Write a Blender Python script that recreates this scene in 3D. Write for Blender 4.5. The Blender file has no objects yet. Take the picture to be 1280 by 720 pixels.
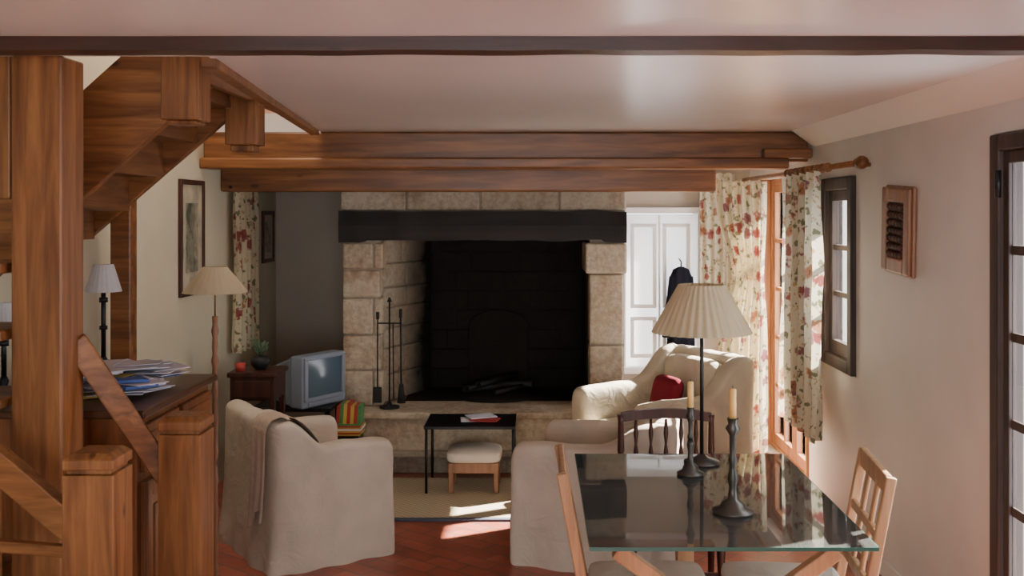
import bpy, bmesh, math, random
from mathutils import Vector, Matrix, noise
random.seed(7)
SC=bpy.context.scene
COL=SC.collection

# ---------------------------------------------------------------- materials
def newmat(name):
    m=bpy.data.materials.new(name); m.use_nodes=True
    nt=m.node_tree; nt.nodes.clear()
    out=nt.nodes.new('ShaderNodeOutputMaterial')
    b=nt.nodes.new('ShaderNodeBsdfPrincipled')
    nt.links.new(b.outputs[0],out.inputs[0])
    return m,nt,b,out
def ramp(nt,fac,stops):
    r=nt.nodes.new('ShaderNodeValToRGB')
    e=r.color_ramp.elements
    while len(e)<len(stops): e.new(0.5)
    for i,(p,c) in enumerate(stops):
        e[i].position=p; e[i].color=(c[0],c[1],c[2],1)
    nt.links.new(fac,r.inputs[0]); return r.outputs[0]
def coords(nt,scale=(1,1,1),rot=(0,0,0)):
    t=nt.nodes.new('ShaderNodeTexCoord'); mp=nt.nodes.new('ShaderNodeMapping')
    mp.inputs['Scale'].default_value=scale; mp.inputs['Rotation'].default_value=rot
    nt.links.new(t.outputs['Object'],mp.inputs[0]); return mp.outputs[0]
def tnoise(nt,vec,scale,detail=4,rough=.5,dist=0):
    n=nt.nodes.new('ShaderNodeTexNoise'); n.inputs['Scale'].default_value=scale
    n.inputs['Detail'].default_value=detail; n.inputs['Roughness'].default_value=rough
    n.inputs['Distortion'].default_value=dist
    nt.links.new(vec,n.inputs['Vector']); return n.outputs[0]
def bump(nt,b,h,strength=.3,dist=.01):
    bp=nt.nodes.new('ShaderNodeBump'); bp.inputs['Strength'].default_value=strength
    bp.inputs['Distance'].default_value=dist
    nt.links.new(h,bp.inputs['Height']); nt.links.new(bp.outputs[0],b.inputs['Normal'])
def plain(name,c,rough=.6,var=.12,scale=6,metal=0,spec=.5,bs=.15,bd=.004):
    m,nt,b,o=newmat(name)
    v=coords(nt); n=tnoise(nt,v,scale)
    lo=[max(0,x*(1-var)) for x in c]; hi=[min(1,x*(1+var)) for x in c]
    nt.links.new(ramp(nt,n,[(.3,lo),(.7,hi)]),b.inputs['Base Color'])
    b.inputs['Roughness'].default_value=rough; b.inputs['Metallic'].default_value=metal
    b.inputs['Specular IOR Level'].default_value=spec
    n2=tnoise(nt,v,scale*9,3); bump(nt,b,n2,bs,bd)
    return m
def wood(name,dark,light,axis=2,scale=1.0,rough=.4):
    m,nt,b,o=newmat(name)
    s=[22*scale]*3; s[axis]=1.8*scale
    v=coords(nt,tuple(s))
    n=tnoise(nt,v,1.0,5,.6,.6)
    v2=coords(nt); n2=tnoise(nt,v2,2.5,2)
    mid=[(a+c)/2 for a,c in zip(dark,light)]
    col=ramp(nt,n,[(.3,dark),(.5,mid),(.68,light)])
    mx=nt.nodes.new('ShaderNodeMixRGB'); mx.blend_type='MULTIPLY'; mx.inputs[0].default_value=.45
    nt.links.new(col,mx.inputs[1]); nt.links.new(ramp(nt,n2,[(.3,(.6,.6,.6)),(.7,(1,1,1))]),mx.inputs[2])
    vk=nt.nodes.new('ShaderNodeTexVoronoi'); vk.inputs['Scale'].default_value=4.0*scale
    sk=[1.6]*3; sk[axis]=.7
    nt.links.new(coords(nt,tuple(sk)),vk.inputs['Vector'])
    mk=nt.nodes.new('ShaderNodeMixRGB'); mk.inputs[2].default_value=(dark[0]*.35,dark[1]*.3,dark[2]*.3,1)
    nt.links.new(ramp(nt,vk.outputs['Distance'],[(.04,(.8,.8,.8)),(.09,(0,0,0))]),mk.inputs[0])
    nt.links.new(mx.outputs[0],mk.inputs[1])
    nt.links.new(mk.outputs[0],b.inputs['Base Color'])
    b.inputs['Roughness'].default_value=rough; b.inputs['Specular IOR Level'].default_value=.35
    bump(nt,b,n,.2,.003)
    return m
def transl_mix(nt,b,o,col,f):
    t=nt.nodes.new('ShaderNodeBsdfTranslucent')
    if isinstance(col,tuple): t.inputs[0].default_value=(*col,1)
    else: nt.links.new(col,t.inputs[0])
    mx=nt.nodes.new('ShaderNodeMixShader'); mx.inputs[0].default_value=f
    nt.links.new(b.outputs[0],mx.inputs[1]); nt.links.new(t.outputs[0],mx.inputs[2]); nt.links.new(mx.outputs[0],o.inputs[0])
def fabric(name,c,var=.1,transl=0):
    m,nt,b,o=newmat(name)
    v=coords(nt); n=tnoise(nt,v,5,4)
    nt.links.new(ramp(nt,n,[(.3,[x*(1-var) for x in c]),(.7,[min(1,x*(1+var)) for x in c])]),b.inputs['Base Color'])
    b.inputs['Roughness'].default_value=.95; b.inputs['Specular IOR Level'].default_value=.1
    n1=tnoise(nt,v,9,3,.5,.8); bump(nt,b,n1,.5,.02)
    if transl: transl_mix(nt,b,o,tuple(c),transl)
    return m
def floral(name,base=(.60,.53,.36),tr=.22):
    m,nt,b,o=newmat(name)
    v=coords(nt)
    dn=nt.nodes.new('ShaderNodeTexNoise'); dn.inputs['Scale'].default_value=26; dn.inputs['Detail'].default_value=3
    nt.links.new(v,dn.inputs['Vector'])
    ad=nt.nodes.new('ShaderNodeMixRGB'); ad.blend_type='ADD'; ad.inputs[0].default_value=.09
    nt.links.new(v,ad.inputs[1]); nt.links.new(dn.outputs['Color'],ad.inputs[2])
    def vor(s):
        k=nt.nodes.new('ShaderNodeTexVoronoi'); k.inputs['Scale'].default_value=s
        nt.links.new(ad.outputs[0],k.inputs['Vector']); return k
    a=vor(8.0); g=vor(15.0); w=vor(22.0)
    m0=nt.nodes.new('ShaderNodeMixRGB'); m0.inputs[1].default_value=(*base,1); m0.inputs[2].default_value=(.42,.28,.13,1)
    nt.links.new(ramp(nt,w.outputs['Distance'],[(.20,(.8,)*3),(.3,(0,)*3)]),m0.inputs[0])
    m1=nt.nodes.new('ShaderNodeMixRGB'); m1.inputs[2].default_value=(.12,.13,.055,1)
    nt.links.new(m0.outputs[0],m1.inputs[1])
    nt.links.new(ramp(nt,g.outputs['Distance'],[(.24,(.85,)*3),(.32,(0,)*3)]),m1.inputs[0])
    sep=nt.nodes.new('ShaderNodeSeparateColor'); nt.links.new(a.outputs['Color'],sep.inputs[0])
    fc=ramp(nt,sep.outputs[0],[(.1,(.24,.04,.04)),(.4,(.34,.10,.09)),(.65,(.16,.05,.08)),(.85,(.38,.17,.09))])
    cen=nt.nodes.new('ShaderNodeMixRGB'); cen.inputs[2].default_value=(.08,.02,.02,1)
    nt.links.new(fc,cen.inputs[1]); nt.links.new(ramp(nt,a.outputs['Distance'],[(.06,(.8,)*3),(.14,(0,)*3)]),cen.inputs[0])
    m2=nt.nodes.new('ShaderNodeMixRGB')
    nt.links.new(ramp(nt,a.outputs['Distance'],[(.28,(.92,)*3),(.36,(0,)*3)]),m2.inputs[0])
    nt.links.new(m1.outputs[0],m2.inputs[1]); nt.links.new(cen.outputs[0],m2.inputs[2])
    nt.links.new(m2.outputs[0],b.inputs['Base Color'])
    b.inputs['Roughness'].default_value=.9; b.inputs['Specular IOR Level'].default_value=.1
    transl_mix(nt,b,o,m2.outputs[0],tr)
    return m
def glassmat(name,tint=(.9,.97,.95),ior=1.5,refl_veil=0):
    m=bpy.data.materials.new(name); m.use_nodes=True; nt=m.node_tree; nt.nodes.clear()
    o=nt.nodes.new('ShaderNodeOutputMaterial'); t=nt.nodes.new('ShaderNodeBsdfTransparent'); g=nt.nodes.new('ShaderNodeBsdfGlossy')
    t.inputs[0].default_value=(*tint,1); g.inputs['Roughness'].default_value=.02
    f=nt.nodes.new('ShaderNodeFresnel'); f.inputs[0].default_value=ior
    mx=nt.nodes.new('ShaderNodeMixShader')
    nt.links.new(f.outputs[0],mx.inputs[0]); nt.links.new(t.outputs[0],mx.inputs[1]); nt.links.new(g.outputs[0],mx.inputs[2])
    last=mx.outputs[0]
    if refl_veil:  # even pale diffuse mixed in for a lighter reflection on the glass
        d=nt.nodes.new('ShaderNodeBsdfDiffuse'); d.inputs[0].default_value=(.7,.7,.66,1)
        m2=nt.nodes.new('ShaderNodeMixShader'); m2.inputs[0].default_value=refl_veil
        nt.links.new(last,m2.inputs[1]); nt.links.new(d.outputs[0],m2.inputs[2]); last=m2.outputs[0]
    nt.links.new(last,o.inputs[0])
    return m

M={}
M['wall']=plain('wall_plaster',(.62,.585,.54),.5,.05,2.5)
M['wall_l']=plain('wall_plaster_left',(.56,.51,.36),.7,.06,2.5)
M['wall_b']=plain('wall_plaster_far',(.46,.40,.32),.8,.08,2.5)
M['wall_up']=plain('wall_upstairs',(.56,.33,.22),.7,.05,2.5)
M['ceil']=plain('ceiling_gloss_paint',(.70,.645,.59),.25,.03,1.6,spec=.7,bs=.06,bd=.004)
M['cove']=plain('cove_paint',(.68,.63,.57),.45,.03,2)
PD,PL=(.12,.042,.013),(.34,.145,.048)
M['pine_v']=wood('pine_vertical',PD,PL,2)
M['pine_x']=wood('pine_along_x',PD,PL,0)
M['pine_y']=wood('pine_along_y',(.10,.034,.011),(.29,.12,.04),1)
M['beam_x']=wood('beam_orange_wood',(.10,.034,.011),(.34,.14,.046),0,.8,.35)
M['beam_dark']=wood('beam_dark_wood',(.025,.009,.006),(.07,.026,.014),0,.9)
M['dark_v']=wood('dark_wood',(.03,.009,.006),(.08,.028,.014),2)
M['cab']=wood('cabinet_wood',(.13,.042,.014),(.32,.125,.045),2,.8,.3)
M['cabtop']=wood('cabinet_top_wood',(.07,.028,.014),(.16,.07,.034),1,.8,.3)
M['win_dk']=wood('window_dark_wood',(.025,.016,.013),(.065,.042,.032),2,1,.55)
M['win_or']=wood('window_orange_wood',(.30,.12,.05),(.52,.24,.11),2)
M['light_v']=wood('light_beech',(.32,.17,.08),(.50,.30,.155),2,1.2)
M['rack']=wood('rack_wood',(.20,.09,.045),(.36,.18,.095),2,1.2)
M['black']=plain('black_metal',(.012,.011,.011),.4,.2,8,metal=.4)
M['pewter']=plain('pewter',(.07,.065,.055),.38,.2,20,metal=.7)
M['iron']=plain('cast_iron',(.018,.017,.016),.6,.3,10,metal=.3)
M['brass']=plain('brass_handle',(.35,.24,.1),.35,.2,10,metal=.9)
M['slip']=fabric('slipcover_cream',(.52,.44,.35))
M['slip2']=fabric('slipcover_pale',(.56,.49,.37))
M['throw']=fabric('throw_pinkish',(.47,.36,.285))
M['cush']=fabric('cushion_white',(.62,.57,.49))
M['red']=fabric('cushion_red',(.17,.015,.025))
M['coat']=fabric('coat_dark',(.012,.013,.02))
M['floral']=floral('floral_curtain')
M['floral2']=floral('floral_curtain_pale',(.62,.57,.43))
M['shade']=fabric('lampshade_cream',(.58,.48,.31),.05,.25)
M['shadew']=fabric('lampshade_white',(.70,.70,.70),.04,.3)
M['candle']=plain('candle_wax',(.78,.48,.16),.5,.05)
M['paper']=plain('paper_white',(.66,.66,.74),.8,.08,12)
M['paperb']=plain('paper_blue',(.06,.12,.38),.7,.1,12)
M['paperr']=plain('paper_red',(.38,.04,.03),.7,.1,12)
M['papery']=plain('paper_yellow',(.55,.40,.08),.7,.1,12)
M['paperg']=plain('paper_green',(.07,.24,.07),.7,.1,12)
M['tv']=plain('tv_plastic_silver',(.19,.22,.26),.4,.05)
M['white']=plain('white_gloss_paint',(.82,.82,.79),.4,.03)
M['glass_t']=glassmat('glass_table_top',(.88,.95,.92),1.65,.045)
M['glass_w']=glassmat('window_glass',(.97,.98,1),1.04)
M['edge']=plain('glass_green_edge',(.04,.11,.09),.15,.05)
M['iris']=plain('print_paper',(.42,.37,.26),.6,.3,9)
M['mortar']=plain('mortar',(.38,.31,.23),.9,.1)
m,nt,b,o=newmat('tv_screen'); b.inputs['Base Color'].default_value=(.07,.11,.14,1); b.inputs['Roughness'].default_value=.15; M['screen']=m
m,nt,b,o=newmat('white_shutter_panel'); b.inputs['Base Color'].default_value=(.85,.85,.83,1); b.inputs['Roughness'].default_value=.5
transl_mix(nt,b,o,(.92,.94,.97),.42); M['shutter']=m  # translucency added so outside light makes the white panels glow

def stone(name,soot=0,grad=False):
    m,nt,b,o=newmat(name); v=coords(nt)
    n=tnoise(nt,v,3.5,6,.65); n2=tnoise(nt,v,28,5,.7)
    c=ramp(nt,n,[(.25,(.28,.17,.11)),(.42,(.47,.37,.26)),(.6,(.57,.49,.36)),(.8,(.47,.30,.22))])
    mx=nt.nodes.new('ShaderNodeMixRGB'); mx.blend_type='MULTIPLY'; mx.inputs[0].default_value=.5
    nt.links.new(c,mx.inputs[1]); nt.links.new(ramp(nt,n2,[(.35,(.5,.5,.5)),(.6,(1,1,1))]),mx.inputs[2])
    last=mx.outputs[0]
    if soot or grad:
        mk=nt.nodes.new('ShaderNodeMixRGB'); mk.inputs[0].default_value=soot; mk.inputs[2].default_value=(.011,.0095,.0085,1)
        if grad:
            t=nt.nodes.new('ShaderNodeTexCoord'); sp=nt.nodes.new('ShaderNodeSeparateXYZ'); nt.links.new(t.outputs['Object'],sp.inputs[0])
            a=nt.nodes.new('ShaderNodeMath'); a.operation='MULTIPLY_ADD'; a.inputs[1].default_value=3.6; a.inputs[2].default_value=3.5
            nt.links.new(sp.outputs[0],a.inputs[0])
            a2=nt.nodes.new('ShaderNodeMath'); a2.operation='ADD'; nt.links.new(a.outputs[0],a2.inputs[0]); nt.links.new(n,a2.inputs[1])
            nt.links.new(ramp(nt,a2.outputs[0],[(.30,(.2,)*3),(.98,(1,)*3)]),mk.inputs[0])
        nt.links.new(last,mk.inputs[1]); last=mk.outputs[0]
    nt.links.new(last,b.inputs['Base Color']); b.inputs['Roughness'].default_value=.9; b.inputs['Specular IOR Level'].default_value=.15
    bump(nt,b,n2,.5,.012); return m
M['stone']=stone('limestone'); M['stone_s']=stone('limestone_smoky',0,True); M['soot']=stone('soot_black_stone',.985)
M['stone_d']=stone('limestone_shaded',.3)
M['mantel']=wood('mantel_charred_oak',(.005,.004,.0035),(.022,.015,.011),0,.6,.6)
m,nt,b,o=newmat('terracotta_tiles')
v=coords(nt,(1,1,1),(0,0,math.radians(38)))
br=nt.nodes.new('ShaderNodeTexBrick'); nt.links.new(v,br.inputs['Vector'])
br.inputs['Scale'].default_value=1; br.inputs['Brick Width'].default_value=.22; br.inputs['Row Height'].default_value=.11
br.inputs['Mortar Size'].default_value=.006; br.inputs['Color1'].default_value=(.40,.115,.068,1); br.inputs['Color2'].default_value=(.29,.075,.045,1)
br.inputs['Mortar'].default_value=(.18,.10,.08,1)
n=tnoise(nt,v,7,5)
mx=nt.nodes.new('ShaderNodeMixRGB'); mx.blend_type='MULTIPLY'; mx.inputs[0].default_value=.6
nt.links.new(br.outputs[0],mx.inputs[1]); nt.links.new(ramp(nt,n,[(.3,(.6,)*3),(.7,(1.2,1.1,1.1))]),mx.inputs[2])
nt.links.new(mx.outputs[0],b.inputs['Base Color']); b.inputs['Roughness'].default_value=.36
bump(nt,b,br.outputs['Fac'],-.3,.004); M['floor']=m
m,nt,b,o=newmat('jute_weave'); v=coords(nt)
ck=nt.nodes.new('ShaderNodeTexChecker'); ck.inputs['Scale'].default_value=45; nt.links.new(v,ck.inputs['Vector'])
ck.inputs[1].default_value=(.48,.40,.27,1); ck.inputs[2].default_value=(.37,.305,.20,1)
nt.links.new(ck.outputs[0],b.inputs['Base Color']); b.inputs['Roughness'].default_value=.95
bump(nt,b,ck.outputs[1],.5,.004); M['jute']=m
M['rugedge']=fabric('rug_border_blue',(.09,.10,.13))
M['plant']=plain('leaf',(.05,.08,.035),.6,.3)

# ---------------------------------------------------------------- geometry helpers
def finish(bm,name,mat,bevel=0,smooth=False,mats=None):
    bmesh.ops.recalc_face_normals(bm,faces=bm.faces)
    me=bpy.data.meshes.new(name); bm.to_mesh(me); bm.free()
    ob=bpy.data.objects.new(name,me); COL.objects.link(ob)
    for k in (mats or [mat]): me.materials.append(M[k])
    if smooth:
        for p in me.polygons: p.use_smooth=True
    if bevel:
        bv=ob.modifiers.new('bevel','BEVEL'); bv.width=bevel; bv.segments=2; bv.limit_method='ANGLE'
    return ob
def addbox(bm,x0,x1,y0,y1,z0,z1,mi=0,mtx=None):
    co=[(x,y,z) for x in(x0,x1) for y in(y0,y1) for z in(z0,z1)]
    vs=[bm.verts.new(mtx@Vector(c) if mtx else c) for c in co]
    for f in((0,1,3,2),(4,6,7,5),(0,4,5,1),(2,3,7,6),(0,2,6,4),(1,5,7,3)):
        fc=bm.faces.new([vs[i] for i in f]); fc.material_index=mi
def box(name,x0,x1,y0,y1,z0,z1,mat,bevel=.004):
    bm=bmesh.new(); addbox(bm,x0,x1,y0,y1,z0,z1); return finish(bm,name,mat,bevel)
def boxes(name,L,mat,bevel=.003,mats=None):
    bm=bmesh.new()
    for l in L: addbox(bm,*l[:6],mi=(l[6] if len(l)>6 else 0))
    return finish(bm,name,mat,bevel,mats=mats)
def prism(name,poly,y0,y1,mat,bevel=.004,axis='y'):
    bm=bmesh.new()
    def mk(a,b_,t): return (a,t,b_) if axis=='y' else ((a,b_,t) if axis=='z' else (t,a,b_))
    A=[bm.verts.new(mk(a,c,y0)) for a,c in poly]; B=[bm.verts.new(mk(a,c,y1)) for a,c in poly]
    bm.faces.new(A); bm.faces.new(B[::-1]); n=len(poly)
    for i in range(n): bm.faces.new([A[i],A[(i+1)%n],B[(i+1)%n],B[i]])
    return finish(bm,name,mat,bevel)
def addcyl(bm,p0,p1,r0,r1=None,seg=12,mi=0):
    r1=r0 if r1 is None else r1
    p0=Vector(p0);p1=Vector(p1); d=(p1-p0).normalized(); u=d.orthogonal().normalized(); w=d.cross(u)
    A=[];B=[]
    for i in range(seg):
        a=2*math.pi*i/seg; o=u*math.cos(a)+w*math.sin(a)
        A.append(bm.verts.new(p0+o*r0)); B.append(bm.verts.new(p1+o*r1))
    for i in range(seg):
        f=bm.faces.new([A[i],A[(i+1)%seg],B[(i+1)%seg],B[i]]); f.smooth=True; f.material_index=mi
    bm.faces.new(A[::-1]).material_index=mi; bm.faces.new(B).material_index=mi
def rods(name,L,mat,seg=10):
    bm=bmesh.new()
    for l in L: addcyl(bm,*l,seg=seg)
    return finish(bm,name,mat)
def beamseg(name,p0,p1,w,h,mat,bevel=.005):
    p0=Vector(p0);p1=Vector(p1); d=(p1-p0).normalized(); s=d.cross(Vector((0,0,1))).normalized(); u=s.cross(d)
    bm=bmesh.new(); vs=[]
    for p in(p0,p1):
        for a,b_ in((-1,-1),(1,-1),(1,1),(-1,1)): vs.append(bm.verts.new(p+s*a*w/2+u*b_*h/2))
    bm.faces.new(vs[:4]);bm.faces.new(vs[4:][::-1])
    for i in range(4): bm.faces.new([vs[i],vs[(i+1)%4],vs[4+(i+1)%4],vs[4+i]])
    return finish(bm,name,mat,bevel)
def lathe(name,prof,mat,loc=(0,0,0),seg=24,pleat=0,npl=0,close=True):
    if pleat: seg=npl*4
    bm=bmesh.new(); rings=[]
    for r,z in prof:
        ring=[]
        for i in range(seg):
            a=2*math.pi*i/seg; rr=r*(1+pleat*math.sin(a*npl)) if pleat else r
            ring.append(bm.verts.new((loc[0]+rr*math.cos(a),loc[1]+rr*math.sin(a),loc[2]+z)))
        rings.append(ring)
    for A,B in zip(rings,rings[1:]):
        for i in range(seg):
            f=bm.faces.new([A[i],A[(i+1)%seg],B[(i+1)%seg],B[i]]); f.smooth=True
    if close:
        bm.faces.new(rings[0][::-1]); bm.faces.new(rings[-1])
    return finish(bm,name,mat)
def group(name,parts,loc=(0,0,0),rot=0):
    e=bpy.data.objects.new(name,None); COL.objects.link(e); e.location=loc; e.rotation_euler=(0,0,rot); e.empty_display_size=.1
    for p in parts: p.parent=e
    return e
def wall_x(name,x0,x1,y0,y1,z0,z1,holes,mat):
    ys=sorted({y0,y1,*[h[0] for h in holes],*[h[1] for h in holes]}); L=[]
    for a,c in zip(ys,ys[1:]):
        h=[h for h in holes if h[0]<=a and h[1]>=c]
        if h:
            if h[0][2]>z0: L.append((x0,x1,a,c,z0,h[0][2]))
            if h[0][3]<z1: L.append((x0,x1,a,c,h[0][3],z1))
        else: L.append((x0,x1,a,c,z0,z1))
    return boxes(name,L,mat,0)
def cloth(name,p0,p1,z0,z1,mat,folds=6,amp=.04,waist=None,nz=30,th=.004):
    bm=bmesh.new(); nx=folds*10; p0=Vector(p0);p1=Vector(p1); d=p1-p0; n=Vector((-d.y,d.x)).normalized(); g=[]
    for j in range(nz+1):
        z=z1+(z0-z1)*j/nz; row=[]
        for i in range(nx+1):
            u=i/nx; uu=u
            if waist:
                k=math.exp(-((z-waist[0])/.28)**2)*(1-waist[1]); uu=u*(1-k)+waist[2]*k
            a=amp*(.6+.4*j/nz)*math.sin(u*folds*2*math.pi+.5*math.sin(3*z)+u)
            a+=.012*noise.noise(Vector((u*4,z*3,0)))
            q=p0+d*uu+n*a
            row.append(bm.verts.new((q.x,q.y,z+ .008*math.sin(u*folds*2*math.pi))))
        g.append(row)
    for A,B in zip(g,g[1:]):
        for i in range(nx): bm.faces.new([A[i],A[i+1],B[i+1],B[i]]).smooth=True
    return finish(bm,name,mat,0,True)
def softbox(name,x0,x1,y0,y1,z0,z1,mat,r=.04,puff=.0,levels=2):
    bm=bmesh.new(); addbox(bm,x0,x1,y0,y1,z0,z1)
    bmesh.ops.subdivide_edges(bm,edges=bm.edges[:],cuts=5,use_grid_fill=True)
    cx,cy,cz=(x0+x1)/2,(y0+y1)/2,(z0+z1)/2
    hx,hy,hz=(x1-x0)/2,(y1-y0)/2,(z1-z0)/2
    for v in bm.verts:
        a,b_,c=(v.co.x-cx)/hx,(v.co.y-cy)/hy,(v.co.z-cz)/hz
        v.co.z+=c*puff*(1-a*a)*(1-b_*b_)
        ix=max(0,abs(a*hx)-(hx-r)); iy=max(0,abs(b_*hy)-(hy-r)); iz=max(0,abs(c*hz)-(hz-min(r,hz*.9)))
        L=math.sqrt(ix*ix+iy*iy+iz*iz)
        if L>r:
            k=r/L
            v.co.x-=math.copysign(ix*(1-k),a) if ix else 0
            v.co.y-=math.copysign(iy*(1-k),b_) if iy else 0
            v.co.z-=math.copysign(iz*(1-k),c) if iz else 0
    ob=finish(bm,name,mat,0,True)
    s=ob.modifiers.new('s','SUBSURF'); s.levels=s.render_levels=levels
    return ob

# ---------------------------------------------------------------- room shell
XR=1.72; XL=-2.10; YB=8.4; YN=-2.6; H=2.30
box('floor',XL-.2,XR+.3,YN-.2,YB+.3,-.1,0,'floor',0)
wall_x('wall_right',XR,XR+.28,YN-.2,YB+.28,0,H+.1,[(2.87,3.91,0,2.09),(5.585,6.175,.905,1.995),(6.55,7.95,.02,2.04)],'wall')
wall_x('wall_left',XL-.2,XL,YN-.2,YB+.28,0,3.5,[],'wall_l')
boxes('wall_far',[(XL,.72,YB,YB+.25,0,H+.1),(1.30,XR,YB,YB+.25,0,H+.1),(.72,1.30,YB,YB+.25,0,.55),(.72,1.30,YB,YB+.25,1.78,H+.1)],'wall_b',0)  # includes an opening added behind the shutters to light them from outside
boxes('wall_rear',[(XL,XR,YN-.2,YN,0,.5),(XL,XR,YN-.2,YN,2.15,H+.1),(XL,-1.8,YN-.2,YN,.5,2.15),(1.5,XR,YN-.2,YN,.5,2.15)],'wall',0)  # wide unseen opening added behind the camera to let in fill light
bm=bmesh.new()
def slab(poly,z0,z1):
    A=[bm.verts.new((x,y,z0)) for x,y in poly];B=[bm.verts.new((x,y,z1)) for x,y in poly]
    bm.faces.new(A);bm.faces.new(B[::-1])
    for i in range(len(poly)): bm.faces.new([A[i],A[(i+1)%len(poly)],B[(i+1)%len(poly)],B[i]])
slab([(XL,YN),(XR,YN),(XR,3.36),(XL,3.36)],H,H+.12)
slab([(-1.06,3.36),(XR,3.36),(XR,6.60),(-1.36,6.60)],H,H+.12)
slab([(XL,6.60),(XR,6.60),(XR,YB),(XL,YB)],H,H+.12)
finish(bm,'ceiling','ceil')
box('wall_stairwell_far',XL,-.9,6.62,6.75,H+.12,3.5,'wall_up',0)
box('wall_stairwell_near',XL,-.9,3.2,3.33,H+.12,3.5,'wall',0)
box('wall_stairwell_side',-.98,-.88,3.33,6.62,H+.12,3.5,'wall_up',0)  # unseen wall put in to close the stairwell against light
box('ceiling_stairwell',XL-.2,-.88,3.2,6.75,3.5,3.6,'wall',0)  # unseen roof put over the stairwell to block the sun
beamseg('trim_stairwell',(-1.07,3.4,H-.005),(-1.37,6.45,H-.005),.05,.05,'beam_x')
prism('trim_cove',[(XR,H-.10),(XR,H),(XR-.14,H)],YN,6.44,'cove',0)
bm=bmesh.new()
n=60
pts=[]
for i in range(n+1):
    x=XL+(XR-XL)*i/n; w=.006*noise.noise(Vector((x*3,0,0)));w2=.005*noise.noise(Vector((x*4,5,0)))
    pts.append([bm.verts.new((x,2.97+w,H)),bm.verts.new((x,2.97+w,H-.040+w2)),bm.verts.new((x,3.07,H-.040+w2)),bm.verts.new((x,3.07,H))])
for A,B in zip(pts,pts[1:]):
    for k in range(4): bm.faces.new([A[k],A[(k+1)%4],B[(k+1)%4],B[k]])
bm.faces.new(pts[0]);bm.faces.new(pts[-1][::-1])
finish(bm,'trim_ceiling_beam','beam_dark')
group('ceiling_beam',[box('upper_timber',XL,XR,6.56,6.76,H-.19,H,'beam_x',.012),
    box('lower_timber',XL,XR-.14,6.48,6.70,H-.235,H-.165,'beam_x',.012),
    box('bearing_end',XR-.3,XR,6.46,6.56,H-.17,H-.11,'beam_x',.01)])
box('ceiling_beam_rear',XL,1.2,6.92,7.08,1.93,H,'beam_x',.012)
box('baseboard_right',XR-.015,XR,3.95,6.5,0,.09,'cove',.003)

# ---------------------------------------------------------------- windows / doors
def glazed(name,x,y0,y1,z0,z1,cols,rows,mat,st=.07,bar=.028,th=.05):
    L=[(x,x+th,y0,y0+st,z0,z1),(x,x+th,y1-st,y1,z0,z1),(x+.001,x+th-.001,y0+st,y1-st,z0,z0+st*1.3),(x+.001,x+th-.001,y0+st,y1-st,z1-st,z1)]
    iy0,iy1,iz0,iz1=y0+st,y1-st,z0+st*1.3,z1-st
    for c in range(1,cols):
        yy=iy0+(iy1-iy0)*c/cols; L.append((x+.008,x+th-.008,yy-bar/2,yy+bar/2,iz0,iz1))
    for r in range(1,rows):
        zz=iz0+(iz1-iz0)*r/rows; L.append((x+.01,x+th-.01,iy0,iy1,zz-bar/2,zz+bar/2))
    return [boxes('sash',L,mat,.004),box('pane',x+th/2-.002,x+th/2+.002,iy0,iy1,iz0,iz1,'glass_w',0)]
g=glazed('d',1.715,2.98,3.82,.02,2.02,2,6,'win_dk',.045,.035,.03)
g.append(boxes('casing',[(1.70,1.80,3.83,3.905,0,2.085),(1.70,1.80,2.875,2.97,0,2.085),(1.70,1.80,2.97,3.83,2.02,2.085)],'win_dk',.008))
g.append(rods('hinges',[((1.70,3.825,1.85),(1.70,3.825,1.95),.012),((1.70,3.825,.3),(1.70,3.825,.4),.012)],'black'))
group('door_1',g)
g=glazed('w',1.72,5.66,6.10,.98,1.92,1,3,'win_dk',.06,.03,.04)
g.append(boxes('casing',[(1.69,1.80,5.59,5.66,.91,1.99),(1.69,1.80,6.10,6.17,.91,1.99),(1.69,1.80,5.66,6.10,.91,.98),(1.69,1.80,5.66,6.10,1.92,1.99)],'win_dk',.006))
group('window_1',g)
g=glazed('f',1.80,6.60,7.245,.05,2.0,2,5,'win_or',.06,.03)+glazed('f2',1.80,7.255,7.90,.05,2.0,2,5,'win_or',.06,.03)
g.append(boxes('casing',[(1.79,1.88,6.55,6.60,.02,2.04),(1.79,1.88,7.90,7.95,.02,2.04),(1.79,1.88,6.6,7.9,2.0,2.04),(1.79,1.88,6.6,7.9,.02,.05)],'win_or',.004))
g.append(boxes('reveal_lining',[(1.70,1.79,7.93,7.95,.02,2.04),(1.70,1.79,6.55,6.57,.02,2.04)],'win_or',.003))
group('window_2',g)
L=[(.722,1.298,8.385,8.40,.552,1.778)]  # shutter leaf over the added opening that brightens it
MO=[]
for a,c in((.76,.97),(1.02,1.24)):
    for z0,z1 in((.62,.95),(1.02,1.70)):
        MO+= [(a,c,8.365,8.384,z0,z0+.03),(a,c,8.365,8.384,z1-.03,z1),(a,a+.03,8.365,8.384,z0+.031,z1-.031),(c-.03,c,8.365,8.384,z0+.031,z1-.031)]
MO.append((.985,1.0,8.36,8.384,.56,1.77))
group('backlit_shutters',[boxes('shutter_leaf',L,'shutter',0),boxes('mouldings',MO,'white',.003),boxes('frame',[(.67,.72,8.34,8.40,.555,1.78),(1.30,1.35,8.34,8.40,.555,1.78),(.67,1.35,8.34,8.40,1.78,1.83),(.67,1.35,8.30,8.40,.5,.55)],'white',.004)])

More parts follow.
